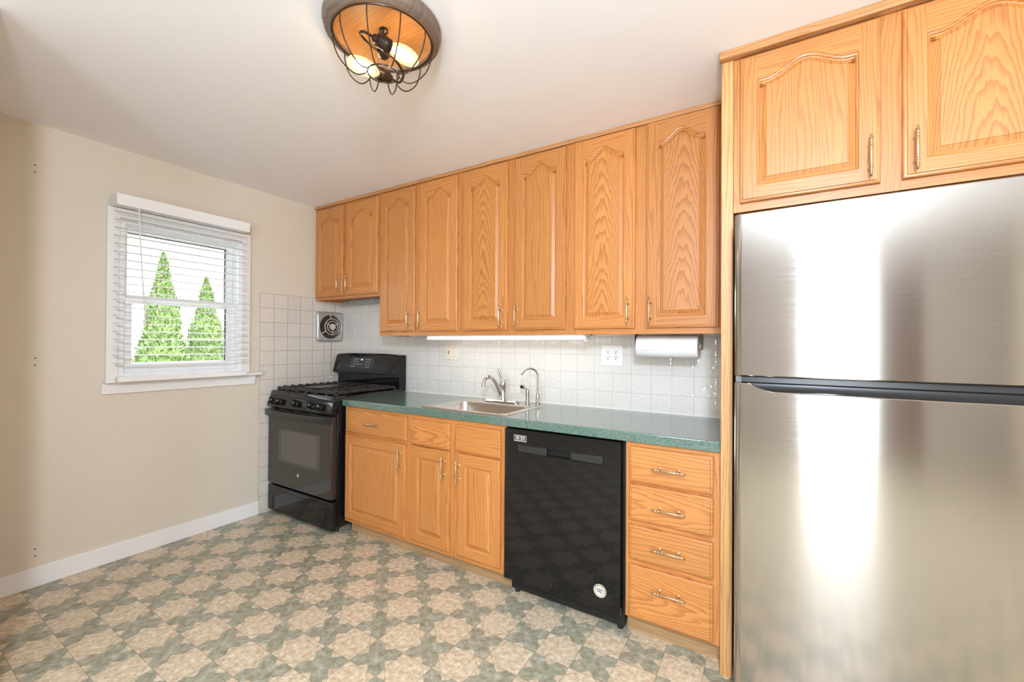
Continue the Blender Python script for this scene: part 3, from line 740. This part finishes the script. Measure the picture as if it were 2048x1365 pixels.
MB().lathe([(.0195, -.0009), (.0195, -.0011)], (stx, yd, stz), 'y', 36).build('sticker_centre', STICKW, stk)
for ch, a in zip('AMERICA', (140, 113, 86, 62, 38, 14, -12)):
    aa = math.radians(a)
    text('sticker_letter', ch, .0108, (stx + .0250 * math.cos(aa), yd - .0011, stz + .0250 * math.sin(aa)), (PI / 2, -(aa - PI / 2), 0), REDS if ch == 'E' else BLACKS, stk)
m = MB()
star = []
for i in range(10):
    rr = .0105 if i % 2 == 0 else .0058
    a = PI / 2 + i * PI / 5; star.append((stx - .006 + rr * math.cos(a), stz + .001 + rr * math.sin(a)))
m.loft([[(a, yd - .0012, b) for a, b in star], [(a, yd - .0014, b) for a, b in star]])
m.build('sticker_star', NAVY, stk, smooth=False)
MB().lathe([(.0042, -.0015), (.0042, -.0017)], (stx - .006, yd, stz + .001), 'y', 16).build('star_centre', STICKW, stk)
m = MB()
for z, xe in ((.008, .013), (.002, .0165), (-.005, .014), (-.011, .009)):
    m.add([(stx - .001, yd - .0013, stz + z), (stx + xe, yd - .0013, stz + z - .003), (stx + xe, yd - .0013, stz + z), (stx - .001, yd - .0013, stz + z + .003)], [(0, 1, 2, 3)])
m.build('sticker_stripes', REDS, stk, smooth=False)

# ------------------------------------------------------------------ range
rg = thing('gas_range', 'black gas range with oven standing in the corner by the window wall', 'stove', (.41, -.35, 0))
RX0, RX1 = .024, .797
MB().box(RX0, RX1, -.655, -.02, .045, .905).build('body', GLOSSBLK, rg, bevel=.004)
# cooktop tray with rolled edge
m = MB()
m.loft([rrect(RX0, RX1, -.690, -.06, .010, .898), rrect(RX0, RX1, -.684, -.06, .012, .929), rrect(RX0 + .006, RX1 - .006, -.678, -.064, .014, .937), rrect(RX0 + .026, RX1 - .026, -.652, -.075, .014, .936), rrect(RX0 + .036, RX1 - .036, -.640, -.085, .014, .922)])
m.build('cooktop', GLOSSBLK, rg, ang=50)
# sloping control panel
m = MB()
m.loft([[(RX0, -.690, .8975), (RX0, -.718, .824), (RX0, -.711, .817), (RX0, -.65, .817), (RX0, -.65, .8975)], [(RX1, -.690, .8975), (RX1, -.718, .824), (RX1, -.711, .817), (RX1, -.65, .817), (RX1, -.65, .8975)]])
cp = m.build('control_panel', GLOSSBLK, rg, bevel=.003)
kn = Vector((0, -.111, .052)).normalized() * -1; kn = Vector((0, -.935, .355))
for xk in (.105, .190, .392, .580, .678):
    c = Vector((xk, -.704, .860))
    m = MB().lathe([(.0265, -.002), (.0265, .006), (.0235, .010), (.021, .030), (.017, .034), (.002, .035)], c, kn, 22)
    e = Vector((1, 0, 0)); g = kn.cross(e).normalized()
    m.obox(c + kn * .030, e * .0055, g * .0225, kn * .010)
    m.build('knob', GLOSSBLK, rg, ang=30)
# oven door
yo = -.702
od = MB().box(RX0 + .002, RX1 - .002, yo, -.657, .236, .800).build('oven_door', OVGLASS, rg, bevel=.004)
MB().box(.170, .672, yo - .0012, yo, .415, .662).build('window', OVWIN, od, bevel=0)
MB().box(.205, .640, yo - .0018, yo - .0012, .432, .648).build('inner_window', plain('inner oven window', (.095, .085, .072), .12, spec=.6), od)
# broad bowed handle
loops = []
for i in range(21):
    f = i / 20; x = RX0 - .004 + f * (RX1 - RX0 + .008); bow = .030 * math.sin(PI * f) ** .55
    y0 = yo - .014 - bow
    loops.append([(x, y0, .752), (x, y0 - .010, .757), (x, y0 - .011, .792), (x, y0 - .004, .799), (x, y0 + .012, .797), (x, y0 + .012, .756)])
m = MB().loft(loops)
for x in (RX0 + .02, RX1 - .02): m.box(x - .018, x + .018, yo - .022, yo + .002, .757, .795)
m.build('handle', SATINBLK, od, ang=40)
for x in (.22, .40, .58): MB().box(x - .03, x + .03, yo - .001, yo + .01, .8005, .806).build('door_vent', DEEPBLK, od, smooth=False)
lg = MB().lathe([(.0115, -.0003), (.0115, -.0012)], (.416, yo, .345), 'y', 28).lathe([(.0085, -.0012), (.0085, -.0016)], (.416, yo, .345), 'y', 28).build('round_logo', SILVER, od)
text('logo_letters', 'GE', .0095, (.416, yo - .0017, .345), RX, BLACKS, od)
# storage drawer
sd = MB().box(RX0, RX1, -.700, -.657, .030, .222).build('storage_drawer', GLOSSBLK, rg, bevel=.006)
MB().box(RX0 + .06, RX1 - .06, -.703, -.699, .045, .196).build('drawer_panel', GLOSSBLK, sd, bevel=.0015)
for x in (RX0 + .04, RX1 - .04):
    for y in (-.63, -.06): MB().cyl((x, y, 0), (x, y, .046), .016).build('foot', SATINBLK, rg)
# backguard
m = MB()
def bgprof(x, k=0): return [(x, -.012, .92), (x, -.085, .92), (x, -.085, 1.047), (x, -.138, 1.050), (x, -.140, 1.060), (x, -.100, 1.205 - k), (x, -.088, 1.217 - k), (x, -.012, 1.217 - k)]
loops = []
for i in range(13):
    f = i / 12; k = .010 * (2 * f - 1) ** 4
    loops.append(bgprof(RX0 - .004 + f * (RX1 - RX0 - .010), k))
bgd = m.loft(loops).build('backguard', GLOSSBLK, rg, ang=30)
nrm = Vector((0, -.145, .040)).normalized() * 1; nrm = Vector((0, -.964, .266)); upv = Vector((0, .266, .964))
def onbg(x, z, off):
    f = (z - 1.060) / .145; return Vector((x, -.140 + .040 * f, z)) + nrm * off
pc = onbg(.375, 1.137, .0008)
dp = MB().obox(pc, (.152, 0, 0), upv * .047, nrm * .0008).build('display_panel', DKPLASTIC, bgd)
tilt = math.atan2(.964, .266)
text('clock_digits', '2:04', .015, onbg(.372, 1.163, .002), (tilt, 0, 0), LED, bgd)
m = MB()
rr_ = random.Random(4)
for row, (z, xs_) in enumerate(((1.166, (.285, .305, .325, .425, .447, .469)), (1.146, (.275, .300, .323, .425, .449, .470)), (1.125, (.270, .295, .320, .345, .375, .435, .462)), (1.105, (.262, .288, .440, .465)))):
    for x in xs_:
        m.obox(onbg(x, z, .0019), (.0048 + .002 * rr_.random(), 0, 0), upv * .0028, nrm * .0003)
m.build('keypad_legends', LEGEND, bgd, smooth=False)
# burners and grates
for bx, by in ((.190, -.50), (.190, -.20), (.620, -.50), (.620, -.20), (.410, -.35)):
    MB().lathe([(.050, .921), (.052, .928), (.045, .934), (.045, .938), (.035, .944), (.002, .945)], (bx, by, 0), 'z', 24).build('burner', SATINBLK, rg)
def grate(x0, x1, n):
    m = MB(); z0, z1 = .948, .965; y0, y1 = -.648, -.105; w = .006
    m.box(x0, x1, y0, y0 + .014, z0, z1).box(x0, x1, y1 - .014, y1, z0, z1).box(x0, x0 + .012, y0, y1, z0, z1 - .004).box(x1 - .012, x1, y0, y1, z0, z1 - .004)
    xm = (x0 + x1) / 2; ln = (x1 - x0) * .36
    for i in range(n):
        y = y0 + (i + .8) * (y1 - y0) / (n + .6)
        for xa, xb in ((x0, x0 + ln), (x1, x1 - ln)):
            s_ = 1 if xb > xa else -1
            m.loft([[(xa, y - w, z0 + .002), (xa, y + w, z0 + .002), (xa, y + w, z1 + .004), (xa, y - w, z1 + .004)], [(xa + s_ * .02, y - w, z0), (xa + s_ * .02, y + w, z0), (xa + s_ * .02, y + w, z1 + .003), (xa + s_ * .02, y - w, z1 + .003)],
                    [(xb, y - w * .7, z0 + .004), (xb, y + w * .7, z0 + .004), (xb, y + w * .7, z1), (xb, y - w * .7, z1)]])
    for y in ((y0 + y1) / 2,): m.box(x0, x1, y - .006, y + .006, z0, z1 - .002)
    m.box(xm - .005, xm + .005, y0, y0 + .10, z0, z1).box(xm - .005, xm + .005, y1 - .10, y1, z0, z1)
    for x in (x0 + .008, x1 - .008, xm):
        for y in (y0 + .008, y1 - .008): m.box(x - .008, x + .008, y - .008, y + .008, .923, z0)
    return m.build('grate', IRON, rg, bevel=.002, seg=1)
grate(.052, .292, 8); grate(.296, .524, 0); grate(.528, .769, 8)
MB().box(.325, .495, -.60, -.14, .962, .971).build('griddle', SATINBLK, rg, bevel=.004)

# ------------------------------------------------------------------ exhaust fan
fan = thing('exhaust_fan', 'square silver exhaust fan set in the left tiled wall above the range', 'fan', (.004, -.168, 1.444))
yc, zc, hs = -.168, 1.444, .130
def squircle(h, x, rr=1.0, n=64, p=12):
    out = []
    for i in range(n):
        a = 2 * PI * i / n; c_, s_ = math.cos(a), math.sin(a)
        d = (abs(c_) ** p + abs(s_) ** p) ** (1 / p)
        out.append((x, yc + h * c_ / d, zc + h * s_ / d))
    return out
def circ(rad, x, n=64): return [(x, yc + rad * math.cos(2 * PI * i / n), zc + rad * math.sin(2 * PI * i / n)) for i in range(n)]
MB().loft([squircle(.130, .0045), squircle(.131, .014), squircle(.125, .024), squircle(.116, .028), circ(.112, .0295), circ(.107, .0285), circ(.103, .022), circ(.102, .006)], 0, False, False).build('cover', ALU, fan, ang=50)
MB().lathe([(.1025, .006), (.1025, .007)], (0, yc, zc), 'x', 40).build('throat', FANIN, fan)
m = MB()
m.tube([(.046, yc + .070 * math.cos(a * PI / 20), zc + .070 * math.sin(a * PI / 20)) for a in range(40)], .0040, 8, 0, True)
m.tube([(.052, yc + .049 * math.cos(a * PI / 20), zc + .049 * math.sin(a * PI / 20)) for a in range(40)], .0037, 8, 0, True)
for a in (97, 213, 332):
    c_, s_ = math.cos(math.radians(a)), math.sin(math.radians(a)); m.tube([(.046, yc + .069 * c_, zc + .069 * s_), (.031, yc + .114 * c_, zc + .114 * s_)], .0042, 8)
for a in (153, 272, 30):
    c_, s_ = math.cos(math.radians(a)), math.sin(math.radians(a)); m.tube([(.056, yc + .020 * c_, zc + .020 * s_), (.046, yc + .070 * c_, zc + .070 * s_)], .0040, 8)
m.build('grille', ALUD, fan)
MB().lathe([(.029, .046), (.029, .054), (.025, .060), (.008, .062), (.002, .062)], (0, yc, zc), 'x', 28).build('hub', ALUD, fan)
MB().tube([(.018, -.156, 1.315), (.016, -.156, 1.02)], .0016, 6).build('pull_chain', SMOKE, fan)
MB().lathe([(.002, 0), (.006, -.006), (.007, -.02), (.003, -.026)], (.016, -.156, 1.02), 'z', 10).build('chain_pull', WHITEP, fan)

# metal strip under the short cabinet
hd = tag(MB().box(.02, .794, -.045, -.006, 1.640, 1.683).build('hood_strip', HOODM, bevel=.004), 'grey green metal strip under the short cabinet, right of the exhaust fan', 'vent')
for x in (.16, .30, .45): MB().lathe([(.004, -.0005), (.004, -.003), (.001, -.0035)], (x, -.045, 1.664), 'y', 10).build('screw', SLOT, hd)
MB().tube(spline([(.05, -.046, 1.66), (.07, -.055, 1.668), (.10, -.056, 1.655), (.13, -.046, 1.665)], 6), .004, 8).build('cable', HOODM, hd)

# ------------------------------------------------------------------ under cabinet light
ul = thing('under_cabinet_light', 'long lit white tube light fixed under the middle oak cabinets', 'light', (1.85, -.22, 1.36))
MB().box(1.235, 2.435, -.262, -.190, 1.352, 1.378).box(1.235, 1.252, -.264, -.188, 1.330, 1.352).box(2.418, 2.435, -.264, -.188, 1.330, 1.352).build('housing', WHITEP, ul, bevel=.003)
MB().loft([[(1.253, -.226 + .028 * math.cos(a), 1.352 + .021 * math.sin(a)) for a in [PI + PI * k / 12 for k in range(13)]], [(2.417, -.226 + .028 * math.cos(a), 1.352 + .021 * math.sin(a)) for a in [PI + PI * k / 12 for k in range(13)]]]).build('tube', TUBE, ul)
MB().lathe([(.006, 0), (.008, -.004), (.008, -.012), (.004, -.014)], (2.427, -.245, 1.330), 'z', 12).build('switch', IVORY, ul)

# ------------------------------------------------------------------ paper towel
hl = thing('paper_towel_holder', 'dark plastic paper towel bracket screwed under the right oak cabinet', 'holder', (2.86, -.17, 1.38))
m = MB()
for x, s_ in ((2.690, 1), (3.028, -1)):
    m.loft([[(x, -.205, 1.379), (x, -.135, 1.379), (x, -.150, 1.290), (x, -.165, 1.278), (x, -.180, 1.278), (x, -.192, 1.290)], [(x + .006 * s_, -.205, 1.379), (x + .006 * s_, -.135, 1.379), (x + .006 * s_, -.150, 1.290), (x + .006 * s_, -.165, 1.278), (x + .006 * s_, -.180, 1.278), (x + .006 * s_, -.192, 1.290)]])
m.box(2.690, 3.028, -.195, -.145, 1.374, 1.379)
m.build('bracket', SMOKE, hl, bevel=.0015)
for xa, xb in ((2.692, 2.703), (3.015, 3.026)): MB().cyl((xa, -.172, 1.294), (xb, -.172, 1.294), .014).build('spindle', CLEARP, hl)
pt = thing('paper_towel_roll', 'white paper towel roll hanging under the right oak cabinet', 'paper towel', (2.86, -.172, 1.294))
m = MB(); n = 48; R0 = .059
def ring(x, rad): return [(x, -.172 + rad * math.cos(2 * PI * k / n), 1.294 + rad * math.sin(2 * PI * k / n)) for k in range(n)]
m.loft([ring(2.702, .019), ring(2.701, .050), ring(2.703, R0 - .002), ring(2.706, R0), ring(3.006, R0), ring(3.009, R0 - .002), ring(3.010, .050), ring(3.009, .019)], 0, False, False)
# loose flap of the outer sheet
flap = []
for k in range(9):
    a = math.radians(75 + k * 15); rr = R0 + .0015 + .006 * (k / 8) ** 2
    flap.append([(2.703 + .004 * k / 8, -.172 + rr * math.cos(a), 1.294 + rr * math.sin(a)), (2.86 - .05 * (k / 8) ** 1.5, -.172 + rr * math.cos(a), 1.294 + rr * math.sin(a)), (2.93 - .10 * (k / 8) ** 1.2 , -.172 + (R0 + .0005) * math.cos(a), 1.294 + (R0 + .0005) * math.sin(a))])
m.loft(flap, 0, False, False, closed=False)
m.build('roll', PAPER, pt, ang=50)
MB().loft([ring(2.7015, .0195), ring(2.7015, .0175), ring(3.0095, .0175), ring(3.0095, .0195)], 0, False, False).build('core', CARDB, pt)

# ------------------------------------------------------------------ wall plates
pl = thing('switch_plate', 'ivory wall plate with outlet buttons and a switch, left above the sink', 'switch', (1.256, -.004, 1.238))
MB().box(1.195, 1.317, -.0095, -.004, 1.180, 1.296).build('plate', IVORY, pl, bevel=.003)
MB().box(1.213, 1.246, -.0125, -.0095, 1.204, 1.272).build('outlet', IVORY, pl, bevel=.001)
MB().box(1.2235, 1.2355, -.0140, -.0125, 1.239, 1.248).build('test_button', REDP, pl)
MB().box(1.2235, 1.2355, -.0140, -.0125, 1.227, 1.236).build('reset_button', SLOT, pl)
for z in (1.213, 1.263):
    for dx in (-.0065, .0065): MB().box(1.2295 + dx - .001, 1.2295 + dx + .001, -.0130, -.0125, z - .004, z + .004).build('slot', SLOT, pl, smooth=False)
for x, z in ((1.2295, 1.188), (1.2295, 1.288), (1.282, 1.206), (1.282, 1.272)): MB().lathe([(.003, -.0095), (.003, -.0105)], (x, 0, z), 'y', 8).build('screw', SLOT, pl)
MB().box(1.277, 1.287, -.0115, -.0095, 1.226, 1.250).box(1.2785, 1.2855, -.018, -.0115, 1.238, 1.248).build('toggle', IVORY, pl, bevel=.001)
op = thing('outlet_plate', 'white double outlet wall plate left of the paper towel roll', 'outlet', (2.50, -.004, 1.238))
MB().box(2.436, 2.567, -.0095, -.004, 1.174, 1.302).build('plate', WHITEP, op, bevel=.003)
for x in (2.478, 2.526):
    o_ = MB().box(x - .0165, x + .0165, -.0125, -.0095, 1.206, 1.272).build('outlet', WHITEP, op, bevel=.001)
    for z in (1.222, 1.256):
        for sg in (-1, 1): MB().box(x + sg * .00625 - .00125, x + sg * .00625 + .00125, -.0132, -.0124, z + .002, z + .010).build('slot', SLOT, o_, smooth=False)
        MB().lathe([(.0034, -.0124), (.0034, -.0132)], (x, 0, z - .006), 'y', 10).build('ground_hole', SLOT, o_)

# ------------------------------------------------------------------ refrigerator
fr = thing('refrigerator', 'stainless steel top freezer refrigerator beside the oak end board', 'refrigerator', (3.637, -.4, 0))
FX0, FX1 = 3.214, 4.060
MB().box(FX0 + .004, FX1 - .004, -.715, -.04, .03, 1.752).build('body', FRSIDE, fr, smooth=False)
MB().box(FX0 + .004, FX1 - .004, -.762, -.716, .075, 1.769).build('door_gasket', DEEPBLK, fr, smooth=False)
def steel_skin(z0, ztop, name, yf=-.800, sag=.010, thick=.034):
    """gently bowed door skin; ztop(x) gives the upper edge"""
    N = 72; cols = []
    for i in range(N + 1):
        f = i / N; x = FX0 + f * (FX1 - FX0)
        w = 2 * f - 1; e = min(f, 1 - f) * (FX1 - FX0)
        y = yf + sag * w * w + (0.010 * (1 - min(1, e / .012)) ** 2)
        cols.append((x, y, ztop(x)))
    m = MB()
    yb = yf + thick + sag
    front = [[(x, y + .004, z0), (x, y, z0 + .004), (x, y, zt - .0035), (x, y + .0035, zt), (x, yb, zt), (x, yb, z0)] for x, y, zt in cols]
    m.loft(front)
    return m.build(name, STEEL, fr, origin=(3.637, -.8, (z0 + 1.2) / 2), ang=40)
fz = steel_skin(1.1925, lambda x: 1.774, 'freezer_door')
def notch(x):
    a = (x - (FX0 + .050)) / .075; b = (FX1 - .050 - x) / .075; t = min(a, b)
    if t <= 0: return 1.168
    t = min(1, t); return 1.168 - .027 * math.sin(t * PI / 2)
fd = steel_skin(.075, notch, 'fridge_door')
m = MB()
hy = -.764
m.loft([[(FX0 + .052, -.786, 1.134), (FX0 + .052, -.770, 1.150), (FX0 + .052, -.7655, 1.168), (FX0 + .052, hy, 1.168), (FX0 + .052, hy, 1.134)], [(FX1 - .052, -.786, 1.134), (FX1 - .052, -.770, 1.150), (FX1 - .052, -.7655, 1.168), (FX1 - .052, hy, 1.168), (FX1 - .052, hy, 1.134)]])
m.build('handle_recess', GLOSSBLK, fd, origin=(3.59, -.8, 1.15))
MB().box(FX0 + .002, FX1 - .002, -.775, -.762, 1.170, 1.191).build('trim_strip', DKPLASTIC, fr, bevel=.002)
MB().box(FX0 + .004, FX0 + .022, -.782, -.762, 1.1695, 1.1915).build('hinge', FRSIDE, fr)
MB().box(FX0 + .01, FX1 - .01, -.70, -.66, 0, .065).build('base_grille', DKPLASTIC, fr)

# ------------------------------------------------------------------ ceiling light
LX, LY = 2.120, -1.450
cl = thing('ceiling_light', 'round caged ceiling light with two glowing bulbs and a weathered wood look ring', 'light', (LX, LY, H))
MB().lathe([(.150, H - .001), (.200, H - .001), (.207, H - .006), (.207, H - .020), (.203, H - .026), (.203, H - .034), (.197, H - .042), (.191, H - .044), (.188, H - .049), (.180, H - .051), (.176, H - .048), (.172, H - .036)], (LX, LY, 0), 'z', 56, cap=False).build('base_ring', LAMPWOOD, cl, origin=(LX, LY, H), ang=50)
MB().lathe([(.176, H - .040), (.160, H - .020), (.120, H - .012), (.002, H - .010)], (LX, LY, 0), 'z', 48, cap=False).build('reflector', LAMPPLATE, cl, origin=(LX, LY, H), ang=60)
cg = MB()
zr = H - .052
cg.tube([(LX + .173 * math.cos(k * PI / 28), LY + .173 * math.sin(k * PI / 28), zr) for k in range(56)], .0034, 8, 0, True)
cg.tube([(LX + .055 * math.cos(k * PI / 18), LY + .055 * math.sin(k * PI / 18), 2.284) for k in range(36)], .0024, 8, 0, True)
NR = 10
for k in range(NR):
    a = 2 * PI * (k + .35) / NR
    pr = spline([(.173, zr), (.170, zr - .035), (.150, zr - .085), (.118, zr - .122), (.088, zr - .139), (.066, zr - .134), (.055, 2.284)], 5)if False else None
    P = spline([(.173, 0, zr), (.171, 0, zr - .035), (.155, 0, zr - .082), (.126, 0, zr - .118), (.096, 0, zr - .137), (.070, 0, zr - .134), (.055, 0, 2.284)], 5)
    cg.tube([(LX + p.x * math.cos(a), LY + p.x * math.sin(a), p.z) for p in P], .0022, 6)
cg.build('cage', BRONZE, cl)
st = MB().lathe([(.016, H - .010), (.016, H - .020), (.008, H - .026), (.008, H - .075), (.012, H - .080), (.021, H - .087), (.022, H - .104), (.016, H - .112), (.004, H - .116)], (LX, LY, 0), 'z', 20)
st.build('stem', BRONZE, cl)
for (sx, sy_), dr in (((2.168, -1.503), Vector((.24, .97, -.03))), ((2.058, -1.388), Vector((-.22, -.97, -.06)))):
    dr.normalize(); zz = 2.352 if sx > LX else 2.330
    c = Vector((sx, sy_, zz))
    MB().lathe([(.010, -.030), (.014, -.026), (.014, -.018), (.022, -.014), (.023, .010), (.0245, .012), (.0245, .018), (.023, .020), (.023, .032), (.019, .034)], c, dr, 20).build('socket', BRONZE, cl)
    mid = Vector((LX, LY, H - .095))
    back = c - dr * .030
    MB().tube(spline([mid, mid - dr * .040, mid * .5 + back * .5 - dr * .066, back - dr * .034, back], 8), .0046, 8).build('arm', BRONZE, cl)
    bb = MB().lathe([(.014, .032), (.018, .042), (.027, .062), (.0305, .085), (.0300, .105), (.026, .125), (.018, .140), (.008, .147), (.001, .148)], c, dr, 20).build('bulb', BULB, cl)
    MB().lathe([(.003, .045), (.012, .055), (.0175, .080), (.0175, .108), (.011, .124), (.002, .130)], c, dr, 16).build('filament', FILAMENT, bb)

for o in list(bpy.data.objects):
    if '_w' in o: del o['_w']
